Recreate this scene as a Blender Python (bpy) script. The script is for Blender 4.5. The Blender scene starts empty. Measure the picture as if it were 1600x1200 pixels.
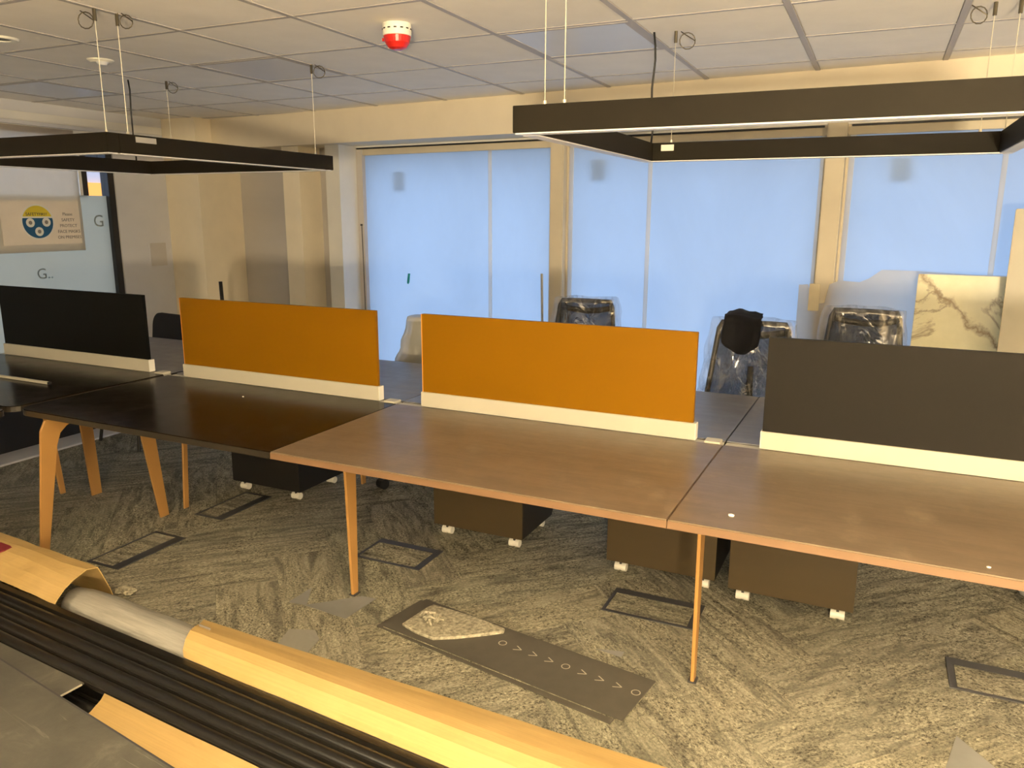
import bpy, bmesh, math, random
from mathutils import Vector, Matrix, noise
random.seed(7)
sc = bpy.context.scene
COL = sc.collection
PI = math.pi

# ------------------------------------------------------------------ camera
CAMZ = 1.54
def cam_axes(yaw, pitch, roll):
    f = Vector((math.sin(yaw)*math.cos(pitch), math.cos(yaw)*math.cos(pitch), math.sin(pitch)))
    r = Vector((math.cos(yaw), -math.sin(yaw), 0)); u = r.cross(f)
    return (r*math.cos(roll)+u*math.sin(roll), -r*math.sin(roll)+u*math.cos(roll), f)
_r, _u, _f = cam_axes(-.4341, -.2145, .0033)
cd = bpy.data.cameras.new('camera'); cam = bpy.data.objects.new('camera', cd); COL.objects.link(cam)
cd.sensor_width = 36; cd.lens = 36*1222.1/1600; cd.clip_start = .05
cam.matrix_world = Matrix(((_r.x, _u.x, -_f.x, 0), (_r.y, _u.y, -_f.y, 0), (_r.z, _u.z, -_f.z, CAMZ), (0, 0, 0, 1)))
sc.camera = cam

# ------------------------------------------------------------------ world, lights, exposure
w = bpy.data.worlds.new('World'); sc.world = w; w.use_nodes = True
w.node_tree.nodes['Background'].inputs[0].default_value = (.50, .68, 1.0, 1)
w.node_tree.nodes['Background'].inputs[1].default_value = 1.7
sc.view_settings.view_transform = 'Standard'; sc.view_settings.look = 'None'
sc.view_settings.exposure = 0.25; sc.view_settings.gamma = 1.0; sc.view_settings.use_curve_mapping = False

CEIL = 2.297
GX, GY, TS = -.9914, 3.2507, .6          # ceiling grid origin and module
WARM = (1.0, .80, .50)
def cell(i, j): return (GX+TS*i+TS/2, GY+TS*j+TS/2)
LIT = [(-3, -6, 13)]                       # ceiling panel switched on above and behind the camera
for i, j, p in LIT:
    ld = bpy.data.lights.new('ceiling_panel_light', 'AREA'); ld.shape = 'SQUARE'; ld.size = .50
    ld.energy = p; ld.color = WARM
    lo = bpy.data.objects.new('ceiling_panel_light', ld); COL.objects.link(lo)
    x, y = cell(i, j); lo.location = (x, y, CEIL-.012)
# two unseen lit pendants added behind the camera to brighten ceiling and room
ADDED_PENDANTS = [(.75, -.75, 1.0), (2.86, -.75, .8)]
PEND_DOWN, PEND_UP = 24, 350
for px, py, k in ADDED_PENDANTS:
    for dy in (-.67, .67):
        for up in (0, 1):
            ld = bpy.data.lights.new('added_pendant_light', 'AREA'); ld.shape = 'RECTANGLE'; ld.size = 1.36; ld.size_y = .045
            ld.energy = (PEND_UP if up else PEND_DOWN)*k; ld.color = WARM
            lo = bpy.data.objects.new('added_pendant_light', ld); COL.objects.link(lo)
            lo.location = (px, py+dy, 1.851 if up else 1.760); lo.rotation_euler = (PI if up else 0, 0, 0)

# unseen fill light added behind the camera, tilted up to brighten ceiling and bulkhead
WL_POS, WL_AIM = Vector((.75, -1.9, 1.10)), Vector((.35, 1.3, 2.3))
ld = bpy.data.lights.new('added_fill_beam', 'AREA'); ld.shape = 'RECTANGLE'; ld.size = .34; ld.size_y = .24; ld.energy = 150; ld.color = WARM; ld.spread = math.radians(130)
wlo = bpy.data.objects.new('added_fill_beam', ld); COL.objects.link(wlo); wlo.location = WL_POS
wlo.rotation_euler = (WL_AIM-WL_POS).to_track_quat('-Z', 'Y').to_euler()

# ------------------------------------------------------------------ materials
MATS = {}
def nt(name):
    m = bpy.data.materials.new(name); m.use_nodes = True; t = m.node_tree
    b = t.nodes['Principled BSDF']; MATS[name] = m
    return m, t, b
def ramp(t, fac, stops):
    r = t.nodes.new('ShaderNodeValToRGB'); e = r.color_ramp.elements
    while len(e) < len(stops): e.new(.5)
    for k, (p, c) in enumerate(stops): e[k].position = p; e[k].color = (*c, 1)
    t.links.new(fac, r.inputs[0]); return r.outputs[0]
def coords(t, scale=(1, 1, 1), kind='Object', rot=(0, 0, 0)):
    tc = t.nodes.new('ShaderNodeTexCoord'); mp = t.nodes.new('ShaderNodeMapping')
    mp.inputs['Scale'].default_value = scale; mp.inputs['Rotation'].default_value = rot
    t.links.new(tc.outputs[kind], mp.inputs[0]); return mp.outputs[0]
def nz(t, vec, scale, detail=3, rough=.55, dist=0, w=None):
    n = t.nodes.new('ShaderNodeTexNoise'); n.inputs['Scale'].default_value = scale
    n.inputs['Detail'].default_value = detail; n.inputs['Roughness'].default_value = rough
    n.inputs['Distortion'].default_value = dist
    if w is not None: n.noise_dimensions = '4D'; t.links.new(w, n.inputs['W'])
    t.links.new(vec, n.inputs['Vector']); return n.outputs[0]
def bump(t, b, h, strength, dist=.002):
    n = t.nodes.new('ShaderNodeBump'); n.inputs['Strength'].default_value = strength; n.inputs['Distance'].default_value = dist
    t.links.new(h, n.inputs['Height']); t.links.new(n.outputs[0], b.inputs['Normal'])
def mixc(t, fac, a, b_, mode='MIX'):
    n = t.nodes.new('ShaderNodeMix'); n.data_type = 'RGBA'; n.blend_type = mode
    if isinstance(fac, float): n.inputs[0].default_value = fac
    else: t.links.new(fac, n.inputs[0])
    for k, v in ((6, a), (7, b_)):
        if isinstance(v, tuple): n.inputs[k].default_value = (*v, 1)
        else: t.links.new(v, n.inputs[k])
    return n.outputs[2]
def mat(name, col, rough=.5, metal=0, var=.08, vs=(6, 6, 6), bmp=0, bs=200, spec=.5):
    if name in MATS: return MATS[name]
    m, t, b = nt(name)
    v = nz(t, coords(t, vs), 1, 4)
    lo = tuple(max(0, c*(1-var)) for c in col); hi = tuple(min(1, c*(1+var)) for c in col)
    t.links.new(ramp(t, v, [(.3, lo), (.7, hi)]), b.inputs['Base Color'])
    b.inputs['Roughness'].default_value = rough; b.inputs['Metallic'].default_value = metal
    b.inputs['Specular IOR Level'].default_value = spec
    if bmp: bump(t, b, nz(t, coords(t), bs, 3), bmp)
    return m
mat('cream_paint', (.74, .66, .52), .75, var=.03, bmp=.05, bs=80)
mat('grey_beige_paint', (.56, .53, .50), .75, var=.07, vs=(.8, .8, 2.5))
mat('cream_lifted', (.86, .77, .60), .75, var=.03)  # same cream paint lightened to offset the dimmer light on pier and column
mat('pale_grey', (.66, .66, .68), .75, var=.03)
mat('white_paint', (.78, .76, .70), .7, var=.03)
mat('tile', (.92, .87, .80), .9, var=.03, bmp=.25, bs=260)
mat('tbar', (.46, .43, .42), .55, var=.03)
mat('panel_off', (.66, .70, .80), .3, var=.02)  # bluish reflection of the windows put into the base colour
mat('window_frame', (.62, .55, .42), .55, var=.04)
mat('tape', (.70, .61, .42), .6, var=.07, vs=(9, 9, 9))
mat('subfloor', (.23, .23, .22), .6, var=.15)
mat('black_metal', (.016, .014, .012), .42, var=.1)
mat('fixture_black', (.013, .011, .0075), .6, var=.06, spec=.08)
mat('diffuser', (.78, .78, .8), .4, var=.02)
mat('black_plastic', (.012, .012, .013), .45, var=.1)
mat('dark_fabric', (.02, .02, .022), .85, var=.2, bmp=.3, bs=400)
mat('black_cloth', (.006, .006, .009), .95, var=.3, bmp=.4, bs=300)
mat('rail_white', (.47, .445, .365), .5, var=.03)
mat('bronze_leg', (.50, .27, .085), .42, metal=.25, var=.04)
mat('edge_tan', (.15, .086, .045), .45, var=.05, vs=(2, 30, 30))
mat('edge_dark', (.020, .016, .010), .4, var=.1)
mat('red_plastic', (.55, .02, .015), .3, var=.1)
mat('white_plastic', (.82, .79, .70), .4, var=.03)
mat('grey_plastic', (.045, .045, .05), .45, var=.08)
mat('wire', (.62, .58, .48), .4, metal=.4, var=.05)
mat('coil_wire', (.10, .085, .06), .4, metal=.5, var=.05)
mat('print_dark', (.05, .05, .06), .6, var=.02)
mat('print_soft', (.26, .23, .20), .7, var=.02)
mat('print_yellow', (.75, .60, .03), .5, var=.04)
mat('print_blue', (.01, .09, .20), .45, var=.05)
mat('paper', (.85, .76, .64), .7, var=.03)
mat('stamp_red', (.22, .02, .03), .7, var=.15, vs=(40, 40, 40))
mat('backing', (.060, .054, .042), .8, var=.1, vs=(20, 20, 20), bmp=.2, bs=300)
mat('marking', (.42, .38, .30), .8, var=.1)
mat('teal_tape', (.02, .35, .42), .5, var=.05)
mat('outside_ground', (.30, .30, .30), .9, var=.05)
mat('outside_wall', (.75, .76, .78), .9, var=.03)

mat('lamp_box', (.35, .34, .33), .6, var=.05)
mat('logo_grey', (.30, .34, .33), .6, var=.05)
mat('pedestal_brown', (.056, .040, .018), .38, var=.06, vs=(2, 2, 14))
mat('pedestal_shade', (.02, .016, .012), .4, var=.06)  # darker copy of the brown, shade painted on sides turned from the light
mat('pedestal_black', (.010, .010, .010), .4, var=.1)
mat('black_tube', (.004, .0036, .003), .30, var=.2, vs=(1.2, 40, 40), spec=.9)
mat('roll_end', (.30, .29, .26), .6, var=.2)
mat('debris', (.34, .31, .23), .9, var=.55, vs=(70, 70, 70), bmp=.8, bs=150)
mat('sack', (.62, .62, .60), .45, var=.08, vs=(12, 12, 12), bmp=.5, bs=40)

def screen_mat(name, col, rough):
    m, t, b = nt(name)
    v = nz(t, coords(t, (1.5, 1.5, 3)), 1, 2)
    t.links.new(ramp(t, v, [(.3, tuple(c*.93 for c in col)), (.7, col)]), b.inputs['Base Color'])
    b.inputs['Roughness'].default_value = rough; b.inputs['Specular IOR Level'].default_value = .08
screen_mat('screen_orange', (.180, .079, .0015), .5)
screen_mat('screen_grey', (.012, .0105, .0085), .6)
screen_mat('screen_black', (.004, .004, .0028), .6)
screen_mat('orange_edge_glow', (.85, .34, .07), .4)  # brighter orange painted for the glow at the acrylic edge

def desk_mat(name, lo, hi, rough, spec=.5, dust_amt=.3):
    m, t, b = nt(name)
    g = nz(t, coords(t, (3, 26, 1)), 1, 6, .62, .6)
    c = ramp(t, g, [(.28, lo), (.72, hi)])
    d = nz(t, coords(t, (1, 1, 1)), 7, 6, .7)
    dust = ramp(t, d, [(.55, (0, 0, 0)), (.8, (dust_amt,)*3)])
    t.links.new(mixc(t, dust, c, (.45, .36, .24)), b.inputs['Base Color'])
    t.links.new(ramp(t, d, [(.3, (rough*.85,)*3), (.75, (rough*1.3,)*3)]), b.inputs['Roughness'])
    b.inputs['Specular IOR Level'].default_value = spec
desk_mat('desk_brown', (.105, .076, .050), (.155, .112, .074), .34)
desk_mat('desk_dark', (.006, .004, .002), (.011, .007, .0035), .20, .08, .03)
desk_mat('desk_rear', (.10, .098, .112), (.14, .138, .155), .36, .7)  # brown tops coloured blue-grey to carry the window reflection

def carpet_mat():
    m, t, b = nt('carpet')
    oi = t.nodes.new('ShaderNodeObjectInfo')
    mul = t.nodes.new('ShaderNodeMath'); mul.operation = 'MULTIPLY'; mul.inputs[1].default_value = 37
    t.links.new(oi.outputs['Random'], mul.inputs[0]); W = mul.outputs[0]
    st = nz(t, coords(t, (2.6, 15, 1)), 1, 6, .66, 1.6, W)
    c1 = ramp(t, st, [(.30, (.125, .117, .094)), (.42, (.20, .188, .150)), (.52, (.33, .31, .245)), (.70, (.47, .44, .345))])
    sp = nz(t, coords(t, (1, 1.5, 1)), 85, 4, .8, .5, W)
    spk = ramp(t, sp, [(.40, (.12, .115, .10)), (.47, (.72, .71, .68)), (.55, (1.0, 1.0, .98)), (.63, (1.65, 1.63, 1.55))])
    blot = nz(t, coords(t, (4, 8, 1)), 1, 4, .6, 1.2, W)
    f2 = ramp(t, blot, [(.38, (.45, .45, .45)), (.54, (1, 1, 1))])
    spm = mixc(t, f2, (1, 1, 1), spk)
    c = mixc(t, 1.0, c1, spm, 'MULTIPLY')
    tint = ramp(t, oi.outputs['Random'], [(0, (.93, .95, .92)), (.5, (1, 1, 1)), (1, (1.06, 1.05, 1.0))])
    c = mixc(t, 1.0, c, tint, 'MULTIPLY')
    t.links.new(c, b.inputs['Base Color']); b.inputs['Roughness'].default_value = .95
    b.inputs['Specular IOR Level'].default_value = .15
    bump(t, b, sp, .8, .004)
carpet_mat()

def card_mat():
    m, t, b = nt('card')
    n1 = nz(t, coords(t, (2, 2, 2)), 1.5, 5); n2 = nz(t, coords(t, (4, 160, 160)), 1, 3)
    c = ramp(t, n1, [(.3, (.50, .335, .12)), (.7, (.58, .40, .16))])
    f = ramp(t, n2, [(.3, (.93, .93, .93)), (.7, (1.05, 1.05, 1.05))])
    t.links.new(mixc(t, 1.0, c, f, 'MULTIPLY'), b.inputs['Base Color']); b.inputs['Roughness'].default_value = .6
    bump(t, b, n1, .35, .02)
card_mat()

def board_mat():
    m, t, b = nt('scuffed_board')
    n = nz(t, coords(t, (1, 1, 1)), 5, 7, .7, .8)
    c = ramp(t, n, [(.3, (.055, .053, .046)), (.58, (.09, .086, .072)), (.72, (.14, .132, .11))])
    s = nz(t, coords(t, (3, 60, 1), rot=(0, 0, .5)), 1, 3, .6, 1)
    sf = ramp(t, s, [(.66, (0, 0, 0)), (.76, (.7, .7, .7))])
    t.links.new(mixc(t, sf, c, (.24, .23, .19)), b.inputs['Base Color']); b.inputs['Roughness'].default_value = .5
    wv = t.nodes.new('ShaderNodeTexWave'); wv.inputs['Scale'].default_value = 90
    t.links.new(coords(t, (1, 1, 1)), wv.inputs[0]); bump(t, b, wv.outputs[1], .35, .002)
board_mat()

def marble_mat():
    m, t, b = nt('marble')
    n = nz(t, coords(t, (1, 1, 1)), 5, 5, .6)
    c = ramp(t, n, [(.3, (.74, .72, .50)), (.7, (.94, .91, .68))])
    v = nz(t, coords(t, (1.0, 1, 2.0), rot=(0, .75, 0)), 1.1, 7, .62, 1.3)
    mid = t.nodes.new('ShaderNodeMath'); mid.operation = 'SUBTRACT'; mid.inputs[1].default_value = .5; t.links.new(v, mid.inputs[0])
    ab = t.nodes.new('ShaderNodeMath'); ab.operation = 'ABSOLUTE'; t.links.new(mid.outputs[0], ab.inputs[0])
    f = ramp(t, ab.outputs[0], [(0, (.75, .75, .75)), (.010, (.45, .45, .45)), (.030, (0, 0, 0))])
    sx = t.nodes.new('ShaderNodeSeparateXYZ'); t.links.new(coords(t), sx.inputs[0])
    dn = nz(t, coords(t), 9, 5, .6)
    def mth(op, a, b2):
        n_ = t.nodes.new('ShaderNodeMath'); n_.operation = op
        for k, v_ in enumerate((a, b2)):
            if isinstance(v_, float): n_.inputs[k].default_value = v_
            else: t.links.new(v_, n_.inputs[k])
        return n_.outputs[0]
    q = mth('ADD', mth('ADD', sx.outputs[2], mth('MULTIPLY', sx.outputs[0], .85)), mth('MULTIPLY', dn, .22))
    q = mth('ABSOLUTE', mth('SUBTRACT', q, 1.16), 0.0)
    f3 = ramp(t, q, [(0, (.9, .9, .9)), (.010, (.55, .55, .55)), (.030, (0, 0, 0))])
    c = mixc(t, f3, c, (.20, .13, .07))
    t.links.new(mixc(t, f, c, (.22, .15, .08)), b.inputs['Base Color']); b.inputs['Roughness'].default_value = .2
marble_mat()

def foil_mat():
    m, t, b = nt('foil_wrap')
    n = nz(t, coords(t, (1, 18, 18)), 3, 6, .7)
    t.links.new(ramp(t, n, [(.3, (.36, .35, .31)), (.7, (.62, .60, .54))]), b.inputs['Base Color'])
    b.inputs['Roughness'].default_value = .33; b.inputs['Metallic'].default_value = .35
    bump(t, b, nz(t, coords(t, (2, 60, 60)), 2, 5), .5, .004)
foil_mat()

def film_mat(name, col, base, trans=.75, scale=1.0):
    """translucent film lit from behind"""
    m = bpy.data.materials.new(name); m.use_nodes = True; t = m.node_tree; MATS[name] = m
    t.nodes.remove(t.nodes['Principled BSDF']); out = t.nodes['Material Output']
    n = nz(t, coords(t, (.9*scale, .9*scale, .5*scale)), 1.2, 5, .6, .5)
    st = nz(t, coords(t, (14, 14, .8)), 1, 4, .6)
    c = ramp(t, n, [(.3, tuple(x*.86 for x in col)), (.7, col)])
    sf = ramp(t, st, [(.66, (0, 0, 0)), (.80, (.10, .10, .10))])
    c = mixc(t, sf, c, (.95, .95, .95))
    tr = t.nodes.new('ShaderNodeBsdfTranslucent'); t.links.new(c, tr.inputs[0])
    df = t.nodes.new('ShaderNodeBsdfDiffuse'); df.inputs[0].default_value = (*base, 1)
    gl = t.nodes.new('ShaderNodeBsdfGlossy'); gl.inputs['Roughness'].default_value = .55
    m1 = t.nodes.new('ShaderNodeMixShader'); m1.inputs[0].default_value = trans
    t.links.new(df.outputs[0], m1.inputs[1]); t.links.new(tr.outputs[0], m1.inputs[2])
    m2 = t.nodes.new('ShaderNodeMixShader'); m2.inputs[0].default_value = .02
    t.links.new(m1.outputs[0], m2.inputs[1]); t.links.new(gl.outputs[0], m2.inputs[2])
    t.links.new(m2.outputs[0], out.inputs[0])
film_mat('blue_film', (.80, .90, 1.0), (.45, .55, .7), .80)
film_mat('white_film', (1.0, .97, .92), (.95, .92, .88), .82)
film_mat('frosted_film', (.66, .58, .40), (.50, .52, .47), .6)

def clear_mat(name, trans, rough, tint=(1, 1, 1), milk=0, bmp=0):
    m = bpy.data.materials.new(name); m.use_nodes = True; t = m.node_tree; MATS[name] = m
    t.nodes.remove(t.nodes['Principled BSDF']); out = t.nodes['Material Output']
    tp = t.nodes.new('ShaderNodeBsdfTransparent'); tp.inputs[0].default_value = (*tint, 1)
    gl = t.nodes.new('ShaderNodeBsdfGlossy'); gl.inputs['Roughness'].default_value = rough
    m1 = t.nodes.new('ShaderNodeMixShader'); t.links.new(tp.outputs[0], m1.inputs[1]); t.links.new(gl.outputs[0], m1.inputs[2])
    if bmp:
        n = nz(t, coords(t, (1, 1, .4)), 6, 3, .5, 1.5)
        bp = t.nodes.new('ShaderNodeBump'); bp.inputs['Strength'].default_value = bmp; bp.inputs['Distance'].default_value = .03
        t.links.new(n, bp.inputs['Height']); t.links.new(bp.outputs[0], gl.inputs['Normal'])
        f = ramp(t, n, [(.44, (1-trans,)*3), (.53, (min(.85, .22+(1-trans)*1.6),)*3), (.57, (1-trans,)*3), (.66, (min(.7, .1+(1-trans)*1.5),)*3)]); t.links.new(f, m1.inputs[0])
    else: m1.inputs[0].default_value = 1-trans
    last = m1.outputs[0]
    if milk:
        df = t.nodes.new('ShaderNodeBsdfDiffuse'); df.inputs[0].default_value = (.72, .70, .62, 1)
        m2 = t.nodes.new('ShaderNodeMixShader'); m2.inputs[0].default_value = milk
        t.links.new(last, m2.inputs[1]); t.links.new(df.outputs[0], m2.inputs[2]); last = m2.outputs[0]
    t.links.new(last, out.inputs[0])
film_mat('lamp_cover', (.96, .94, .92), (.9, .9, .9), .92)
clear_mat('glass', .93, .02)
clear_mat('plastic_wrap', .90, .12, milk=.05, bmp=1.0)
clear_mat('plastic_milky', .62, .2, milk=.42, bmp=.7)
m_, t_, b_ = nt('mesh_fabric'); b_.inputs['Base Color'].default_value = (.012, .013, .016, 1); b_.inputs['Roughness'].default_value = .7; b_.inputs['Alpha'].default_value = .88; b_.inputs['Specular IOR Level'].default_value = .2
def emit_mat(name, col, s):
    m, t, b = nt(name); b.inputs['Base Color'].default_value = (*[c*.5 for c in col], 1)
    b.inputs['Emission Color'].default_value = (*col, 1); b.inputs['Emission Strength'].default_value = s
emit_mat('panel_on', WARM, 6)
emit_mat('lit_sign', (1.0, .42, .08), 1.1)

# ------------------------------------------------------------------ mesh helpers
def box(bm, x0, x1, y0, y1, z0, z1):
    v = [bm.verts.new((x, y, z)) for x in (x0, x1) for y in (y0, y1) for z in (z0, z1)]
    for f in ((0, 1, 3, 2), (4, 6, 7, 5), (0, 4, 5, 1), (2, 3, 7, 6), (0, 2, 6, 4), (1, 5, 7, 3)): bm.faces.new([v[k] for k in f])
    return bm
def B(*a, **k):
    bm = bmesh.new(); box(bm, *a); bev = k.get('bev', 0)
    if bev: bmesh.ops.bevel(bm, geom=bm.edges[:], offset=bev, segments=k.get('seg', 2), affect='EDGES', clamp_overlap=True)
    return bm
def extrude(bm, pts3, vec):
    """closed prism from a planar loop and an extrusion vector"""
    n = len(pts3); a = [bm.verts.new(p) for p in pts3]; b = [bm.verts.new(Vector(p)+Vector(vec)) for p in pts3]
    bm.faces.new(a); bm.faces.new(list(reversed(b)))
    for i in range(n): bm.faces.new((a[i], b[i], b[(i+1) % n], a[(i+1) % n]))
    return bm
def P(pts3, vec, bev=0):
    bm = extrude(bmesh.new(), pts3, vec)
    if bev: bmesh.ops.bevel(bm, geom=bm.edges[:], offset=bev, segments=1, affect='EDGES', clamp_overlap=True)
    return bm
def tube(bm, path, r, n=8, cap=True):
    path = [Vector(p) for p in path]; rings = []
    for i, p in enumerate(path):
        d = (path[min(i+1, len(path)-1)]-path[max(i-1, 0)]).normalized()
        a = d.orthogonal().normalized() if i == 0 else (rings[-1][1]-d*rings[-1][1].dot(d)).normalized()
        b = d.cross(a); rr = r[i] if isinstance(r, (list, tuple)) else r
        rings.append(([bm.verts.new(p+(a*math.cos(2*PI*k/n)+b*math.sin(2*PI*k/n))*rr) for k in range(n)], a))
    for (A, _), (Bv, _) in zip(rings, rings[1:]):
        for k in range(n): bm.faces.new((A[k], A[(k+1) % n], Bv[(k+1) % n], Bv[k]))
    if cap: bm.faces.new(list(reversed(rings[0][0]))); bm.faces.new(rings[-1][0])
    return bm
def T(path, r, n=8): return tube(bmesh.new(), path, r, n)
def lathe(prof, n=24):
    bm = bmesh.new(); rings = []
    for r, z in prof:
        rings.append([bm.verts.new((r*math.cos(2*PI*k/n), r*math.sin(2*PI*k/n), z)) for k in range(n)] if r > 1e-5 else [bm.verts.new((0, 0, z))])
    for A, C in zip(rings, rings[1:]):
        for k in range(n):
            q = [A[k % len(A)], A[(k+1) % len(A)], C[(k+1) % len(C)], C[k % len(C)]]
            u = []
            for x in q:
                if x not in u: u.append(x)
            if len(u) > 2: bm.faces.new(u)
    if len(rings[0]) > 1: bm.faces.new(rings[0])
    if len(rings[-1]) > 1: bm.faces.new(rings[-1])
    return bm
def obj(name, bm, m, parent=None, loc=None, rot=None, smooth=False):
    if isinstance(bm, bpy.types.Mesh): me = bm
    else:
        bmesh.ops.recalc_face_normals(bm, faces=bm.faces[:])
        me = bpy.data.meshes.new(name); bm.to_mesh(me); bm.free()
        if smooth: me.polygons.foreach_set('use_smooth', [True]*len(me.polygons))
    if m and not me.materials: me.materials.append(MATS[m])
    o = bpy.data.objects.new(name, me); COL.objects.link(o)
    if parent: o.parent = parent
    if loc: o.location = loc
    if rot is not None: o.rotation_euler = rot if isinstance(rot, (tuple, list)) else (0, 0, rot)
    return o
def tag(o, label, cat, group=None):
    o['label'] = label; o['category'] = cat
    if group: o['group'] = group
    return o
def thing(name, label, cat, loc=(0, 0, 0), rotz=0, group=None):
    o = bpy.data.objects.new(name, None); COL.objects.link(o); o.empty_display_size = .05
    o.location = loc; o.rotation_euler = (0, 0, rotz); return tag(o, label, cat, group)
def struct(name, bm, m, **k):
    o = obj(name, bm, m, **k); o['kind'] = 'structure'; return o
def structE(name, loc=(0, 0, 0), rotz=0):
    o = bpy.data.objects.new(name, None); COL.objects.link(o); o.location = loc; o.rotation_euler = (0, 0, rotz); o['kind'] = 'structure'; return o
def copy_tree(o, parent=None):
    c = o.copy(); COL.objects.link(c); c.parent = parent
    for ch in list(o.children): copy_tree(ch, c)
    return c
def arc(cx, cy, r, a0, a1, n=6): return [(cx+r*math.cos(a0+(a1-a0)*k/n), cy+r*math.sin(a0+(a1-a0)*k/n)) for k in range(n+1)]
def rrect(x0, x1, y0, y1, r, n=5):
    rs = r if isinstance(r, (list, tuple)) else [r]*4      # corners: x0y0, x1y0, x1y1, x0y1
    o = []
    for (cx, cy, a), rr in zip(((x0, y0, PI), (x1, y0, 1.5*PI), (x1, y1, 0), (x0, y1, .5*PI)), rs):
        sx = 1 if cx == x0 else -1; sy = 1 if cy == y0 else -1
        o += arc(cx+sx*rr, cy+sy*rr, rr, a, a+PI/2, n) if rr > 1e-4 else [(cx, cy)]
    return o

# ------------------------------------------------------------------ room shell
XL, XR, YB = -5.52, 4.2, -4.6
WA, WB = .0826, 4.70                       # face of the window bulkhead: y = WB - WA*x
def wy(x, off=0): return WB-WA*x+off
WROT = -math.atan(WA)
SL = 1/math.cos(WROT)
def wl(x): return x*SL                     # x position along the window wall -> local distance
fl = struct('floor', B(XL-.2, XR, YB, 5.7, -.2, -.006), 'subfloor')
# herringbone carpet planks, 0.25 x 1.0 m
plank_me = None
bmp = B(-.5, .5, -.125, .125, -.006, 0)
for v in bmp.verts:
    if v.co.z > -.001: v.co.x *= .9984; v.co.y *= .994
plk = obj('carpet_plank', bmp, 'carpet'); plank_me = plk.data; bpy.data.objects.remove(plk)
def in_room(x, y): return XL-.3 < x < XR and YB < y < wy(x, .5) and y > .2 and x > -5.9 and x < 3.0 and (x < 1.9+.25*(y-1))
L, Wd = 1.0, .25
nplk = 0
ox, oy = -.09, 2.39                        # a corner of the pattern read from the carpet
ca, sa = math.cos(PI/4), math.sin(PI/4)
for a in range(-14, 15):
    for c in range(-40, 41):
        # block translation: each course shifts by (W,W); courses repeat by (2L..)
        for kind in (0, 1):
            if kind == 0: u = c*Wd + a*2*L/1 + L/2 - 0; v = c*Wd + Wd/2
            else: u = c*Wd + a*2*L + L + Wd/2 - Wd*0; v = c*Wd + Wd - L/2
            if kind == 1: u = c*Wd + a*2*L + L + Wd/2; v = c*Wd + Wd - L/2
            x = ox+u*ca-v*sa; y = oy+u*sa+v*ca
            if in_room(x, y):
                o = bpy.data.objects.new('carpet_plank', plank_me); COL.objects.link(o); o.parent = fl
                o.location = (x, y, 0); o.rotation_euler = (0, 0, PI/4+(PI/2 if kind else 0)+(PI if (c+a) % 2 else 0)); nplk += 1
print('planks', nplk)

ceil = struct('ceiling', B(XL-.3, XR, YB, 5.6, CEIL+.03, CEIL+.12), 'tile')
tb = bmesh.new(); h = TS/2-.0125
box(tb, -h, h, -h, h, CEIL+.001, CEIL+.018)
bmesh.ops.bevel(tb, geom=tb.edges[:], offset=.004, segments=1, affect='EDGES')
tl = obj('ceiling_tile', tb, 'tile'); tile_me = tl.data; bpy.data.objects.remove(tl)
OFF = {(-1, 0): 'blue-grey unlit square ceiling light above the orange screens beside the right pendant', (-4, 0): 'dim lilac unlit square ceiling light behind the left pendant', (-7, 0): 'small unlit square ceiling light nearest the left wall'}
lit_cells = [(i, j) for i, j, p in LIT]
irange = range(-8, 9); jrange = range(-13, 4)
for i in irange:
    for j in jrange:
        x, y = cell(i, j)
        if x-.3 < XL-.3 or x > XR+.2 or y < YB-.2 or y-.3 > wy(x)+.05: continue
        if (i, j) in OFF or (i, j) in lit_cells:
            lit = (i, j) in lit_cells
            t = thing('ceiling_light', 'square warm ceiling light panel switched on' if lit else OFF[(i, j)], 'ceiling light', (x, y, CEIL), 0, 'lit ceiling panels' if lit else 'unlit ceiling panels')
            bf = bmesh.new()
            for a in ((-h, h, -h, -h+.02), (-h, h, h-.02, h), (-h, -h+.02, -h+.02, h-.02), (h-.02, h, -h+.02, h-.02)): box(bf, *a, -.002, .012)
            obj('frame', bf, 'tbar', t)
            obj('diffuser', B(-h+.02, h-.02, -h+.02, h-.02, 0, .01), 'panel_on' if lit else 'panel_off', t)
            continue
        o = bpy.data.objects.new('ceiling_tile', tile_me); COL.objects.link(o); o.parent = ceil; o.location = (x, y, 0)
for i in range(-8, 10):
    x = GX+TS*i
    if XL < x < XR: obj('grid_runner', B(x-.0125, x+.0125, YB, wy(x), CEIL-.002, CEIL+.03), 'tbar', ceil)
for j in range(-13, 4):
    y = GY+TS*j
    if y > YB: obj('grid_cross_bar', B(XL, XR, y-.011, y+.011, CEIL-.0005, CEIL+.03), 'tbar', ceil)

# back and right walls (behind the camera)
struct('wall_back', B(XL-.2, XR, YB-.1, YB, 0, CEIL+.1), 'cream_paint')
struct('wall_right', B(XR, XR+.1, YB-.1, 5.2, 0, CEIL+.1), 'cream_paint')
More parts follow.
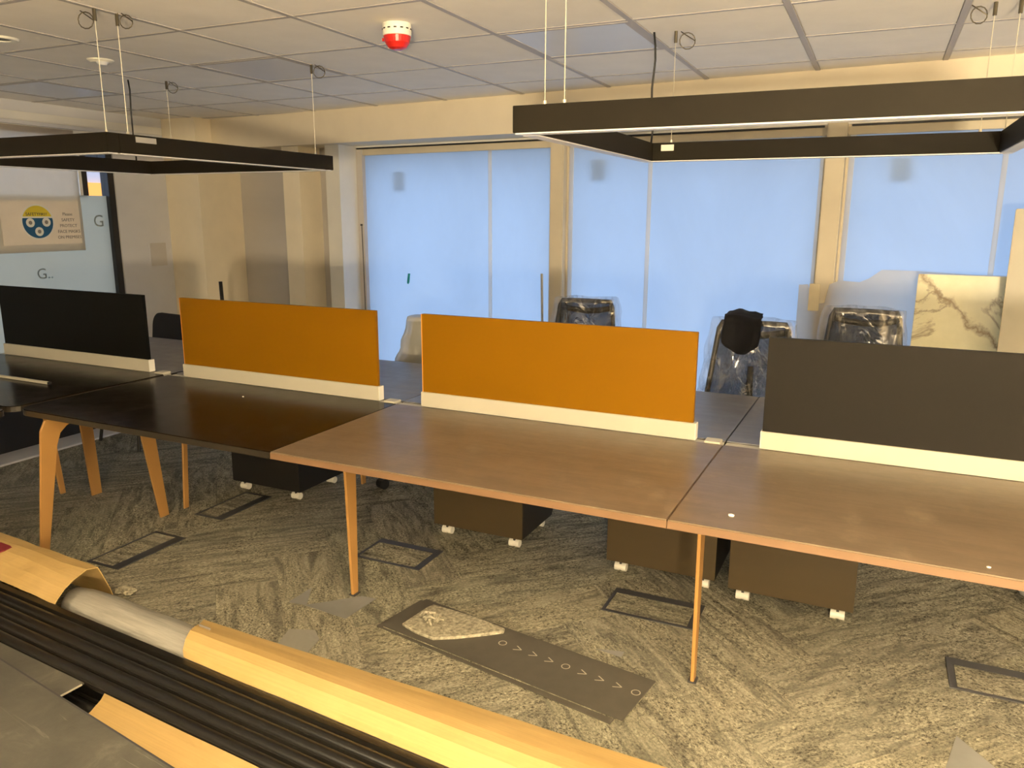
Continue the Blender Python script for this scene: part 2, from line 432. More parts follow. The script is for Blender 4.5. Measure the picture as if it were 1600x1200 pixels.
# left wall
lw = bmesh.new()
box(lw, XL-.14, XL, YB, 5.5, 2.14, CEIL+.1)              # head over the glazing
box(lw, XL-.14, XL, 4.455, 5.5, 0, 2.14)                 # solid pier by the corner
box(lw, XL-.14, XL, YB, 1.6, 0, 2.14)
struct('wall_left', lw, 'pale_grey')  # grey wall tone includes the cool light coming off the glass
struct('wall_left_low', B(XL-.14, -5.02, 1.2, 4.3, 0, .30), 'black_metal')
struct('trim_2', B(-5.02, -4.80, 1.2, 4.3, 0, .012), 'pale_grey')
struct('trim_1', B(XL, XL+.03, 1.0, 4.93, 2.165, 2.222, bev=.006), 'white_paint')   # boxed conduit under the ceiling
struct('baseboard_left', B(XL, XL+.02, 4.3, 4.9, 0, .11), 'white_paint')
cp = obj('corner_column', None or B(XL, -5.15, 4.95, 5.5, 0, CEIL), 'cream_lifted'); cp.name = 'wall_corner_pier'; cp['kind'] = 'structure'

# window wall: everything in a rotated frame, local x along the wall, local y depth
ww = structE('wall_window', (0, WB, 0), WROT)
def W(name, x0, x1, d0, d1, z0, z1, m, parent=ww, bev=0): return obj(name, B(wl(x0), wl(x1), d0, d1, z0, z1, bev=bev), m, parent)
W('bulkhead', -5.6, 4.4, 0, .30, 2.055, CEIL+.1, 'cream_paint')
W('upper_wall', -5.6, 4.4, .30, .60, 2.03, CEIL+.1, 'cream_paint')
W('recess_wall', -5.6, -3.80, .30, .50, 0, 2.06, 'grey_beige_paint')
W('column', -4.42, -4.24, .06, .30, 0, 2.055, 'cream_lifted')
W('reveal_pier', -4.0, -3.86, .10, .30, 0, 2.055, 'white_paint')
W('sill', -3.86, 4.4, .30, .5, -.1, .06, 'white_paint')
wins = [(-3.86, -2.12, (-2.64,)), (-2.02, -.357, (-1.427,)), (-.252, 1.45, (.53,)), (1.55, 4.2, ())]
WG = .33
for k, (x0, x1, jo) in enumerate(wins):
    wn = structE('window_%d' % (k+1), (0, WB, 0), WROT)
    zt = 2.015
    xs = [x0]+list(jo)+[x1]
    for a, b_ in zip(xs, xs[1:]):
        p = W('pane', a+.004, b_-.004, WG+.012, WG+.022, .06, zt, 'glass', wn)
        bm = bmesh.new(); nx, nzv = 24, 16
        vs = [[bm.verts.new((wl(a+.006)+(wl(b_-a)-.012)*i/nx, WG+.0075+.003*noise.noise((a*3+i*.5, j*.35, k)), .07+(zt-.09)*j/nzv)) for j in range(nzv+1)] for i in range(nx+1)]
        for i in range(nx):
            for j in range(nzv): bm.faces.new((vs[i][j], vs[i+1][j], vs[i+1][j+1], vs[i][j+1]))
        f = obj('protective_film', bm, 'blue_film', p, smooth=True); f['label'] = 'bluish protective film stuck over the pane'
    W('frame_head', x0, x1, WG-.02, WG+.05, zt-.03, 2.055, 'window_frame', wn, .004)
    W('frame_jamb', x0, x0+.014, WG-.015, WG+.045, .06, zt-.03, 'window_frame', wn, .004)
    W('frame_jamb', x1-.014, x1, WG-.015, WG+.045, .06, zt-.03, 'window_frame', wn, .004)
    for x in jo: W('joint_tape', x-.014, x+.012, WG-.004, WG+.004, .06, zt-.03, 'white_film', wn)
    W('masking_tape', x0+.014, x0+.044, WG-.004, WG+.001, .3, zt-.03, 'white_film', wn)
    W('masking_tape', x1-.034, x1-.014, WG-.004, WG+.001, .3, zt-.03, 'white_film', wn)
    W('head_gap', x0+.02, x1-.02, WG-.045, WG-.022, 2.030, 2.040, 'black_plastic', wn)
    W('head_trim', x0, x1, WG-.05, WG-.022, 2.041, 2.054, 'white_paint', wn)
for a, b_ in ((-2.12, -2.02), (-.357, -.252), (1.45, 1.55)):
    W('mullion', a, b_, WG-.07, WG+.09, .06, 2.055, 'window_frame', ww, .006)

# far floor outside, so that daylight behaves
struct('ground', B(-40, 40, 5.3, 60, -.4, -.21), 'outside_ground')
struct('ground_side', B(-60, XL-.2, -30, 5.3, -.4, -.21), 'outside_ground')
for nm, x0, x1, z0, z1 in (('leftmost', -3.52, -3.42, 1.72, 1.86), ('middle', -1.85, -1.745, 1.77, 1.90), ('rightmost', -.015, .09, 1.735, 1.86)):
    o = obj('wall_lamp', B(wl(x0), wl(x1), WG+.026, WG+.05, z0, z1, bev=.006), 'lamp_cover', loc=(0, WB, 0), rot=WROT)
    tag(o, 'blurred grey box lamp outside seen through the film, %s of three' % nm, 'lamp', 'lamps outside the windows')
    obj('wall_bracket', B(wl(x0)+.02, wl(x1)-.02, WG+.050, WG+.056, z0+.05, z1-.05), 'lamp_cover', o)

# left glazed screen
wL = structE('window_5', (XL-.06, 0, 0))
p = obj('pane', B(-.006, .006, 1.6, 4.40, .30, 2.14), 'glass', wL)
bm = bmesh.new()
q = [bm.verts.new((.0085, y, z)) for y, z in ((1.6, .31), (4.40, .31), (4.40, 1.665), (1.6, 1.665))]; bm.faces.new(q)
f = obj('frosted_film', bm, 'frosted_film', p); f['label'] = 'pale frosted film on the lower glass'
obj('frame_post', B(-.04, .05, 4.40, 4.455, .30, 2.14, bev=.004), 'black_metal', wL)
obj('transom', B(-.03, .03, 1.6, 4.40, 2.09, 2.14), 'white_paint', wL)
obj('frame_post', B(-.02, .03, 4.165, 4.19, 1.665, 2.09), 'white_paint', wL)
obj('vent_bar', B(-.02, .03, 4.19, 4.235, 1.665, 2.09), 'black_metal', wL)
# lettering on the frosted glass
def text(body, size, m, parent, M, ext=.0006, align='CENTER', name='lettering'):
    cu = bpy.data.curves.new(name, 'FONT'); cu.body = body; cu.size = size; cu.extrude = ext; cu.align_x = align
    cu.resolution_u = 3
    tmp = bpy.data.objects.new('tmp', cu); COL.objects.link(tmp)
    dg = bpy.context.evaluated_depsgraph_get(); me = bpy.data.meshes.new_from_object(tmp.evaluated_get(dg))
    bpy.data.objects.remove(tmp)
    me.transform(M); me.materials.clear(); me.materials.append(MATS[m])
    o = bpy.data.objects.new(name, me); COL.objects.link(o); o.parent = parent; return o
def onleft(dx, y, z): return Matrix.Translation((dx, y, z)) @ Matrix(((0, 0, 1, 0), (1, 0, 0, 0), (0, 1, 0, 0), (0, 0, 0, 1)))
text('G', .13, 'logo_grey', wL, onleft(.011, 4.31, 1.43))
text('G..', .11, 'logo_grey', wL, onleft(.011, 3.82, 1.06))
# street outside the clear strip
ob = thing('street_building', 'bright shopfront with orange glow seen through the clear glass strip', 'building', (-9.6, 7.0, -.2))
obj('wall', B(-.2, 0, -1.2, 1.6, 0, 5), 'outside_wall', ob)
obj('fascia', B(0, .12, -1.2, 1.6, 1.75, 2.12), 'lit_sign', ob)
obj('shop_window', B(0, .05, -1.0, 1.4, 2.4, 2.5), 'black_metal', ob)

# poster board on the left glazing
pb = thing('notice_board_sheet', 'large cream paper sheet taped on the left glass', 'paper sheet', (XL-.03, 0, 0))
bm = bmesh.new(); n1, n2 = 30, 16
vs = [[bm.verts.new((.004+.006*noise.noise((i*.35, j*.4, 3)), 2.6+1.555*i/n1, 1.255+.88*j/n2+(.015 if i < 15 and j == 0 else 0))) for j in range(n2+1)] for i in range(n1+1)]
for i in range(n1):
    for j in range(n2): bm.faces.new((vs[i][j], vs[i+1][j], vs[i+1][j+1], vs[i][j+1]))
bmesh.ops.solidify(bm, geom=bm.faces[:], thickness=.0015)
obj('sheet', bm, 'paper', pb, smooth=True)
ps = thing('safety_poster', 'poster with yellow and blue disc and three white circles on cream sheet', 'poster', (XL-.012, 3.76, 1.47))
obj('sheet', B(0, .002, -.24, .36, -.16, .15), 'paper', ps)
R = .115
def disc(name, pts, m, dx, parent, th=.0012): return obj(name, P([(dx, a, b) for a, b in pts], (th, 0, 0)), m, parent)
a0 = math.asin(.28)
disc('white_ring', arc(.025, 0, R+.012, 0, 2*PI, 40)[:-1], 'white_plastic', .0022, ps)
disc('yellow_cap', arc(.025, 0, R, a0+.06, PI-a0-.06, 20), 'print_yellow', .0036, ps)
disc('blue_bowl', arc(.025, 0, R, PI-a0+.04, 2*PI+a0-.04, 30), 'print_blue', .0036, ps)
for a, b in ((-.033, -.005), (.088, -.002), (.027, -.068)):
    disc('white_circle', arc(a, b, .032, 0, 2*PI, 20)[:-1], 'white_plastic', .005, ps)
    disc('pictogram', arc(a, b, .014, .3, 2*PI-.6, 9), 'print_soft', .0064, ps, .0006)
text('SAFETY', .030, 'print_dark', ps, onleft(.0055, -.012, .045)); text('FIRST', .026, 'print_dark', ps, onleft(.0055, .07, .046))
for k, s in enumerate(('Please', 'SAFETY', 'PROTECT', 'FACE MASKS', 'ON PREMISES')):
    text(s, .032, 'print_soft', ps, onleft(.003, .262, .045-.042*k))
sw = thing('access_panel', 'small flat grey access panel on wall pier by the corner', 'access panel', (XL, 4.80, 1.20))
obj('plate', B(0, .008, -.075, .085, -.10, .09, bev=.003), 'grey_beige_paint', sw); obj('rim', B(0, .004, -.085, .095, -.11, .10), 'pale_grey', sw)

# ------------------------------------------------------------------ desks
DROT = math.radians(-.75); DO = Vector((-.457, 1.9875, 0)); DM = Matrix.Rotation(DROT, 3, 'Z')
def D(s, t, z=0): return DO+DM @ Vector((s, t, z))
TOP, TH = .73, .026
def plate_leg(poly, parent, x, shear=0.0, th=.012, name='leg', m='bronze_leg'):
    bm = extrude(bmesh.new(), [(x-th/2, a, b) for a, b in poly], (th, 0, 0))
    for v in bm.verts: v.co.x += shear*v.co.z
    bmesh.ops.bevel(bm, geom=bm.edges[:], offset=.0015, segments=1, affect='EDGES', clamp_overlap=True)
    return obj(name, bm, m, parent)
def desk(label, s0, s1, t0, t1, mtop, medge, corners=(0, 0, 0, 0), legs=(), group='bench desks', lab_edge=None):
    d = thing('desk', label, 'desk', D(s0, t0), DROT, group); w_, dp = s1-s0, t1-t0
    g = .0012
    pl = rrect(g, w_-g, g, dp-g, list(corners))
    e = .0015
    tp = obj('desktop', P([(a, b, TOP-.004) for a, b in rrect(g+e, w_-g-e, g+e, dp-g-e, list(corners))], (0, 0, .004)), mtop, d)
    eb = obj('edge_band', P([(a, b, TOP-TH) for a, b in pl], (0, 0, TH-.0042)), medge, tp)
    if lab_edge: eb['label'] = lab_edge
    for kind, x in legs:
        if kind == 'arch' or kind == 'arch_r':
            sg = 1 if kind == 'arch' else -1
            z1 = TOP-TH
            poly = [(.012, 0), (.058, 0), (.105, .56)]+arc(.175, .58, .07, PI-.2, PI/2, 5)+arc(.40, .58, .07, PI/2, .15, 5)+[(.625, .0), (.70, 0), (.555, .45), (.50, .64)]+[(.47, z1-.004), (.06, z1-.004), (.022, .66), (.012, .6)]
            # outline: front leg, inner arch, rear leg, outer arch
            poly = [(.016, 0), (.054, 0), (.086, .56), (.098, .615), (.128, .643), (.17, .655), (.42, .655), (.46, .64), (.485, .60), (.660, 0), (.712, 0), (.575, .55), (.545, .64), (.51, .68), (.47, z1-.004), (.065, z1-.004), (.03, .685), (.012, .64)]
            plate_leg(poly, d, x, .20*sg)
        elif kind == 'post':
            poly = [(.405, 0), (.440, 0), (.462, TOP-TH), (.385, TOP-TH)]
            plate_leg(poly, d, x, 0)
            obj('foot_pad', B(x-.014, x+.014, .403, .442, 0, .006), 'grey_plastic', d)
            obj('cross_rail', B(x-.012, x+.012, .32, dp-.06, TOP-TH-.05, TOP-TH-.001), 'bronze_leg', d)
        elif kind == 'rear_post':
            poly = [(.70, 0), (.735, 0), (.735, TOP-TH), (.66, TOP-TH)]
            plate_leg(poly, d, x, 0)
        elif kind == 'rail':
            plate_leg([(.1, .625), (.74, .615), (.77, .66), (.77, TOP-TH), (.1, TOP-TH)], d, x, 0, name='side_rail')
        elif kind == 'thin':
            plate_leg([(-.03, 0), (.0, 0), (.05, TOP-TH), (-.03+.05, TOP-TH)], d, x, 0)
        elif kind == 'side':
            plate_leg([(.72, 0), (.78, 0), (.76, TOP-TH), (.68, TOP-TH)], d, x, 0)
        elif kind == 'side_thin':
            plate_leg([(.66, 0), (.69, 0), (.66, TOP-TH), (.61, TOP-TH)], d, x, -.04)
    obj('beam', B(.1, w_-.1, dp*.5-.02, dp*.5+.02, TOP-TH-.045, TOP-TH-.001), 'bronze_leg', d)
    return d
FD = .785; RD0, RD1 = .835, 1.625
desk('dark brown desk with orange screen and a rounded left front corner', -2.79, -1.4, 0, FD, 'desk_dark', 'edge_dark', (.06, 0, 0, 0), (('arch', -.005),))
desk('brown desk with tan edge in the middle, orange screen behind it', -1.4, 0, 0, FD, 'desk_brown', 'edge_tan', legs=(('post', .012),), lab_edge='light tan edge band')
desk('brown desk with tan edge at the right, grey screen behind it', 0, 1.4, 0, FD, 'desk_brown', 'edge_tan', legs=(('post', .012), ('post', 1.388)), lab_edge='light tan edge band')
desk('dark desk at far left with white trim bar lying on it', -4.20, -2.82, 0, FD, 'desk_dark', 'edge_dark', (0, .06, 0, 0), (('side', .80), ('side_thin', .62)))
desk('rear desk behind the dark brown desk, left orange screen in front', -2.79, -1.4, RD0, RD1, 'desk_rear', 'edge_dark', (0, 0, 0, .05), (('thin', .002), ('rear_post', .62)))
desk('rear desk behind middle orange screen, wrapped chair tucked at it', -1.4, 0, RD0, RD1, 'desk_rear', 'edge_dark', legs=(('rear_post', .012),))
desk('rear desk behind the grey screen at right', 0, 1.4, RD0, RD1, 'desk_rear', 'edge_dark', legs=(('rear_post', .012), ('rear_post', 1.388)))
desk('rear desk behind the black screen at far left', -4.20, -2.82, RD0, RD1, 'desk_rear', 'edge_dark', (0, 0, .05, 0), (('rear_post', 1.2),))
desk('dark desk corner cut by left picture edge, nearest the camera', -4.20, -2.80, -.83, -.03, 'desk_dark', 'edge_dark', (0, 0, .03, 0), (('rail', 1.34), ('rear_post', .25)))
# cable trays between the rows
for s0, s1, lb in ((-4.2, -2.82, 'far left'), (-2.79, -1.4, 'left'), (-1.4, 0, 'middle'), (0, 1.4, 'right')):
    t = thing('cable_tray', 'white cable tray strip between the two desk rows, %s desks' % lb, 'cable tray', D(s0, FD, 0), DROT, 'cable trays')
    obj('channel', B(.004, s1-s0-.004, .004, RD0-FD-.004, TOP-.022, TOP-.004), 'rail_white', t)
    obj('clip', B(s1-s0-.07, s1-s0-.012, -.0, RD0-FD+.004, TOP-.004, TOP+.006, bev=.002), 'rail_white', t)
# screens
def screen(label, s0, s1, m, medge, group):
    t = thing('desk_screen', label, 'desk screen', D(s0, FD+.005, TOP), DROT, group); w_ = s1-s0
    r = obj('rail', B(0, w_, 0, .036, .0005, .064, bev=.002), 'rail_white', t)
    for x in (-.0005, w_-.0045): obj('end_cap', B(x, x+.005, .001, .035, .002, .0635), 'white_plastic', r)
    p = obj('panel', B(.004, w_-.012, .009, .027, .062, .398, bev=.0015), m, t)
    if medge: obj('edge_glow', B(.0015, .0045, .0095, .0265, .064, .397), medge, p)  # thin strip that paints the edge glow
    return t
screen('black desk screen at the far left on white rail', -4.13, -2.93, 'screen_black', None, 'dark desk screens')
screen('orange desk screen on the dark brown desk, left of the two', -2.685, -1.495, 'screen_orange', 'orange_edge_glow', 'orange desk screens')
screen('orange desk screen on the brown middle desk, right of the two', -1.277, -.103, 'screen_orange', 'orange_edge_glow', 'orange desk screens')
screen('dark grey desk screen on white rail at the right', .125, 1.30, 'screen_grey', None, 'dark desk screens')
# bits lying on the desks
o = obj('trim_bar', B(-.60, 0, -.008, .008, 0, .012, bev=.002), 'rail_white', loc=(-3.565, 2.395, TOP+.001), rot=-.015); tag(o, 'white trim bar with black end lying on far left desk', 'bar', 'white trim bars'); obj('end_plug', B(0, .012, -.007, .007, .0005, .012), 'black_plastic', o)
o = obj('trim_bar', B(-.5, 0, -.008, .008, 0, .012, bev=.002), 'rail_white', loc=(-3.335, 1.985, TOP+.001), rot=.05); tag(o, 'white bar end on the desk corner at left picture edge', 'bar', 'white trim bars'); obj('end_plug', B(0, .012, -.007, .007, .0005, .012), 'black_plastic', o)
def chip(px, py, z, s, label):
    bm = bmesh.new(); bmesh.ops.create_icosphere(bm, subdivisions=1, radius=s)
    for v in bm.verts: v.co = Vector((v.co.x*1.6, v.co.y, v.co.z*.5)).lerp(v.co, .3)*(1+.5*noise.noise(v.co*90)); v.co.z = max(v.co.z, -s*.3)
    tag(obj('plaster_crumb', bm, 'white_plastic', loc=(px, py, z+s*.3)), label, 'crumb', 'crumbs on the desks')
chip(-.305, 2.09, TOP, .007, 'white crumb near the front edge of the right brown desk')
chip(-2.54, 2.60, TOP, .004, 'tiny white crumb on the dark brown desk by the screen')
chip(.30, 2.02, TOP, .004, 'tiny pale crumb on right brown desk near its tan edge')

# ------------------------------------------------------------------ pedestals
def pedestal(label, x, y, w_, dp, hgt, mf, ms, rz=DROT):
    t = thing('pedestal', label, 'pedestal', (x, y, 0), rz, 'mobile pedestals under the rear desks'); z0 = .055
    obj('body', B(.012, w_-.012, .008, dp-.02, z0+.004, hgt-.016), ms, t)
    obj('back_panel', B(0, w_, 0, .008, z0, hgt-.016, bev=.001), mf, t)
    obj('side_panel', B(0, .012, .008, dp-.02, z0, hgt-.016), ms, t); obj('side_panel', B(w_-.012, w_, .008, dp-.02, z0, hgt-.016), ms, t)
    obj('top', B(0, w_, 0, dp, hgt-.016, hgt, bev=.001), mf, t)
    for k in range(3):
        a = z0+.01+k*(hgt-.08)/3
        d = obj('drawer', B(.004, w_-.004, dp-.02, dp-.002, a, a+(hgt-.08)/3-.006), mf, t)
        obj('handle', B(w_/2-.06, w_/2+.06, dp-.002, dp+.012, a+.09, a+.10), 'wire', d)
    for cx, cy in ((.055, .04), (w_-.055, .04), (.055, dp-.06), (w_-.055, dp-.06)):
        c = obj('castor', T([(cx-.026, cy, .019), (cx-.006, cy, .019), (cx-.006, cy, .019), (cx+.006, cy, .019), (cx+.006, cy, .019), (cx+.026, cy, .019)], [.019, .019, .0172, .0172, .019, .019], 14), 'white_plastic', t)
        obj('fork', B(cx-.005, cx+.005, cy-.010, cy+.010, .03, z0+.001), 'grey_plastic', c)
pedestal('black pedestal under the dark brown desk', -3.215, 3.17, .48, .40, .56, 'pedestal_black', 'pedestal_black')
pedestal('brown pedestal behind middle desk leg, leftmost of three brown ones', -1.86, 3.11, .475, .38, .56, 'pedestal_brown', 'pedestal_shade')
pedestal('brown pedestal in the middle of three, just left of right desk leg', -.965, 3.075, .47, .38, .56, 'pedestal_brown', 'pedestal_shade')
pedestal('brown pedestal rightmost of three, right of the thin right desk leg', -.435, 3.03, .47, .38, .56, 'pedestal_brown', 'pedestal_shade')

# ------------------------------------------------------------------ pendant lights
def coil(parent, x, y, r, z, a=0):
    pts = [(x+r*math.cos(a)*(math.cos(k*.5)), y+r*math.sin(a)*math.cos(k*.5), z-r*.9+r*math.sin(k*.5)) for k in range(14)]
    return obj('spare_wire_coil', T([(x-r*.9, y, z+.01)]+pts, .0022, 5), 'coil_wire', parent, smooth=True)
def pendant(label, x0, x1, y0, y1, z0, z1, wires, cable, tagpos, m, lit=False):
    t = thing('pendant_light', label, 'pendant light', ((x0+x1)/2, (y0+y1)/2, z0), 0, 'square frame pendant lights')
    X, Y, wd, h = (x1-x0)/2, (y1-y0)/2, .055, z1-z0; up = CEIL-z0
    for a in ((-X, X, -Y, -Y+wd), (-X, X, Y-wd, Y), (-X, -X+wd, -Y+wd, Y-wd), (X-wd, X, -Y+wd, Y-wd)):
        b = obj('frame_bar', B(*a, 0, h, bev=.0012), m, t)
        cx, cy = (a[0]+a[1])/2, (a[2]+a[3])/2
        hx, hy = (a[1]-a[0])/2, (a[3]-a[2])/2
        e = .006
        obj('diffuser_strip', B(cx-hx+e, cx+hx-e, cy-hy+e, cy+hy-e, -.004, .002), 'panel_on' if lit else 'diffuser', b)
        if lit: obj('uplight_strip', B(cx-hx+e, cx+hx-e, cy-hy+e, cy+hy-e, h-.002, h+.003), 'panel_on', b)  # glowing top strip only on the added pendants
    for wx, wy_, cdir, cr in wires:
        obj('suspension_wire', T([(wx-t.location.x, wy_-t.location.y, h-.002), (wx-t.location.x+.0, wy_-t.location.y, up+.003)], .0016, 6), 'wire', t)
        g = obj('gripper', T([(wx-t.location.x, wy_-t.location.y, up-.045), (wx-t.location.x, wy_-t.location.y, up+.004)], .007, 8), 'coil_wire', t)
        coil(g, wx-t.location.x+cdir*.05, wy_-t.location.y, cr, up-.012, .4)
        obj('wire_stop', T([(wx-t.location.x, wy_-t.location.y, h-.001), (wx-t.location.x, wy_-t.location.y, h+.012)], .006, 8), 'wire', t)
    cx, cy = cable[0]-t.location.x, cable[1]-t.location.y
    pts = [(cx+.006*math.sin(k*1.3), cy+.004*math.cos(k*1.7), h+(up+.003-h)*k/8) for k in range(9)]
    obj('power_cable', T(pts, .0045, 8), 'black_plastic', t, smooth=True)
    lx, ly, lz = tagpos
    obj('driver_label', B(lx-.028, lx+.028, ly-.004, ly, lz-.02, lz+.006, bev=.001) if lx < X-.01 else B(lx, lx+.002, ly-.05, ly+.05, lz-.022, lz), 'white_plastic' if lx < X-.01 else 'lamp_box', t)
PZ0, PZ1 = 1.769, 1.844
pendant('square dark frame pendant light at right, cut by picture edge', -1.0, .42, 2.155, 3.555, PZ0, PZ1,
        ((-.91, 2.18, 1, .03), (-.85, 2.18, -1, .03), (-.87, 3.52, 1, .033), (.30, 3.53, -1, .03), (.38, 3.53, 1, .03), (.3, 2.18, 1, .03)), (-.955, 3.50), (.12-.71+.0, .645, .06), 'fixture_black')
pendant('square black frame pendant light at left over the dark desks', -4.13, -2.755, 2.205, 3.61, PZ0, PZ1,
        ((-2.79, 2.235, -1, .03), (-2.785, 2.33, 1, .025), (-3.92, 3.58, 1, .03), (-2.785, 3.50, 1, .03), (-4.05, 2.24, 1, .03)), (-4.08, 3.45), (.6875, -.52, .068), 'fixture_black')

for (px, py, k), lb in zip(ADDED_PENDANTS, ('added lit square frame pendant light behind the camera', 'lit square frame pendant light behind the camera, further right, also added')):
    pendant(lb, px-.70, px+.70, py-.70, py+.70, PZ0, PZ1, tuple((px+a, py+b_, 1, .03) for a in (-.6, .6) for b_ in (-.672, .672)), (px-.65, py+.6), (.2, -.7, .06), 'fixture_black', True)  # unseen frames around the added pendant lights

t = thing('added_fill_light', 'added tripod fill light standing unseen behind the camera', 'work light', (WL_POS.x, WL_POS.y, 0))  # unseen fixture added around the fill beam
for k in range(3):
    a = k*2*PI/3; obj('leg', T([(0, 0, .75), (.42*math.cos(a), .42*math.sin(a), 0)], .012, 8), 'black_metal', t)
obj('mast', T([(0, 0, .6), (0, 0, 1.28)], .014, 8), 'black_metal', t)
hd = obj('head', B(-.2, .2, -.15, .15, .012, .09, bev=.008), 'black_metal', t, loc=(0, 0, WL_POS.z)); hd.rotation_euler = wlo.rotation_euler
obj('glass', B(-.17, .17, -.12, .12, .006, .0115), 'panel_on', hd)

# ------------------------------------------------------------------ ceiling devices
t = thing('fire_beacon', 'red fire alarm beacon with white base on ceiling', 'alarm', (-1.883, 2.927, CEIL))
obj('base', lathe([(.058, .001), (.060, -.01), (.058, -.045), (.050, -.048), (0, -.048)][::-1], 28), 'white_plastic', t, smooth=False)
bm = bmesh.new()
for k in range(14):
    a = k*2*PI/14; box(bm, -.006, .006, .0565, .0605, -.024, -.019)
    bmesh.ops.rotate(bm, verts=bm.verts[-8:], cent=(0, 0, 0), matrix=Matrix.Rotation(a, 3, 'Z'))
obj('slots', bm, 'black_plastic', t)
obj('lens', lathe([(.0, -.098), (.020, -.098), (.036, -.092), (.050, -.072), (.056, -.048), (.056, -.047), (0, -.047)], 28), 'red_plastic', t)
bm = bmesh.new(); box(bm, -.066, -.05, -.012, .012, -.062, -.05); obj('lens_lug', bm, 'red_plastic', t)
t = thing('motion_sensor', 'small flat white ceiling sensor above the left pendant', 'sensor', (-3.691, 2.965, CEIL))
obj('base', lathe([(0, -.014), (.045, -.014), (.062, -.004), (.064, .001)], 24), 'white_plastic', t)
obj('lens', lathe([(0, -.03), (.018, -.028), (.03, -.014), (.03, -.013), (0, -.013)], 18), 'diffuser', t, loc=(.025, -.01, 0))
t = thing('downlight', 'round white ceiling downlight cut by left picture edge', 'downlight', (-3.655, 2.43, CEIL))
obj('trim_ring', lathe([(.045, .001), (.045, -.006), (.072, -.008), (.078, .001)], 28), 'white_plastic', t); obj('well', lathe([(0, -.001), (.044, -.0015), (.044, .001)], 24), 'black_plastic', t)

# ------------------------------------------------------------------ chairs
def plastic(parent, m, w0, w1, z0, z1, yf, yb, seed, flare=0.0, name='plastic_cover'):
    bm = bmesh.new(); nu, nv = 44, 20; rows = []
    for j in range(nv+1):
        f = j/nv; z = z0+(z1-z0)*f; hw = (w0+(w1-w0)*f)/2
        row = []
        for i in range(nu):
            a = 2*PI*i/nu; ca_, sa_ = math.cos(a), math.sin(a)
            p_ = 5.0
            rr = (abs(ca_)**p_+abs(sa_)**p_)**(-1/p_)
            x = hw*rr*ca_; hy = (yb-yf)/2; y = (yf+yb)/2+hy*rr*sa_
            n = noise.noise((x*7+seed, z*5+y*3, seed*2.1)); n2 = noise.noise((x*22, z*14+seed, y*16))
            k = 1+.10*n+.05*n2+flare*(1-f)**2*(1 if ca_ < -.2 else .25)
            row.append(bm.verts.new((x*k, (yf+yb)/2+(y-(yf+yb)/2)*(1+.35*n+.2*n2), z+.02*n*(f > .85)+.03*n2*(f < .1))))
        rows.append(row)
    for A, C in zip(rows, rows[1:]):
        for i in range(nu): bm.faces.new((A[i], A[(i+1) % nu], C[(i+1) % nu], C[i]))
    ctr = bm.verts.new((0, (yf+yb)/2, z1+.008))
    for i in range(nu): bm.faces.new((rows[-1][i], rows[-1][(i+1) % nu], ctr))
    return obj(name, bm, m, parent, smooth=True)
def office_chair(label, x, y, rz, top=1.0, seed=1.0, cover='plastic_wrap', flare=.25, lean=.10):
    t = thing('office_chair', label, 'chair', (x, y, 0), rz, 'plastic wrapped office chairs')
    # back centred at local y = .22; sitter faces -y
    zb, zt = .56, top; hw0, hw1 = .215, .165
    def bp(u, v):    # u -1..1, v 0..1
        return (u*(hw0+(hw1-hw0)*v), .20+lean*v*(.6)+.02*(1-u*u)*.8, zb+(zt-zb)*v)
    loop = [bp(-1, v/6) for v in range(7)]; loop[-1] = bp(-.97, .985)
    outl = [bp(u, 0) for u in (.9, .45, 0, -.45, -.9)]+[bp(-1, v) for v in (.06, .3, .6, .93)]+[bp(-.94, 1)]+[bp(u, 1) for u in (-.5, 0, .5)]+[bp(.94, 1)]+[bp(1, v) for v in (.93, .6, .3, .06)]+[bp(.9, 0)]
    obj('back_frame', T(outl, .014, 8), 'black_plastic', t, smooth=True)
    bm = bmesh.new(); vs = [[bm.verts.new(Vector(bp(u/4, v/6))) for v in range(7)] for u in range(-4, 5)]
    for i in range(8):
        for j in range(6): bm.faces.new((vs[i][j], vs[i+1][j], vs[i+1][j+1], vs[i][j+1]))
    bmesh.ops.solidify(bm, geom=bm.faces[:], thickness=.004)
    obj('back_mesh', bm, 'mesh_fabric', t, smooth=True)
    bm = bmesh.new()
    pts = [(bp(u, .86+.06*(u*u))) for u in (-.9, -.5, 0, .5, .9)]
    tube(bm, pts, .018, 8); obj('head_band', bm, 'black_plastic', t, smooth=True)
    obj('spine', T([(0, .10, .42), (0, .22, .46), (0, .245, .60), (0, .25, .78)], [.02, .022, .02, .014], 8), 'black_plastic', t, smooth=True)
    st = B(-.235, .235, -.25, .22, .435, .495, bev=.025, seg=3); obj('seat', st, 'dark_fabric', t, smooth=True)
    for s in (-1, 1):
        a = obj('armrest', T([(s*.20, .05, .44), (s*.285, .04, .47), (s*.29, .03, .64)], .015, 8), 'black_plastic', t, smooth=True)
        obj('arm_pad', B(s*.29-.035, s*.29+.035, -.10, .13, .635, .66, bev=.01), 'black_plastic', a)
    obj('gas_lift', T([(0, 0, .07), (0, 0, .25), (0, 0, .25), (0, 0, .44)], [.028, .028, .016, .016], 12), 'black_plastic', t)
    for k in range(5):
        a = 2*PI*k/5+.4+seed; ca_, sa_ = math.cos(a), math.sin(a)
        l = obj('base_arm', T([(0, 0, .105), (.15*ca_, .15*sa_, .10), (.29*ca_, .29*sa_, .075)], [.026, .022, .015], 8), 'black_plastic', t, smooth=True)
        c = (.30*ca_, .30*sa_)
        obj('castor', T([(c[0]-sa_*.024, c[1]+ca_*.024, .03), (c[0]+sa_*.024, c[1]-ca_*.024, .03)], .03, 12), 'black_plastic', l)
    plastic(t, cover, .56, .40, .46, top+.022, .16, .33, seed, flare)
    return t
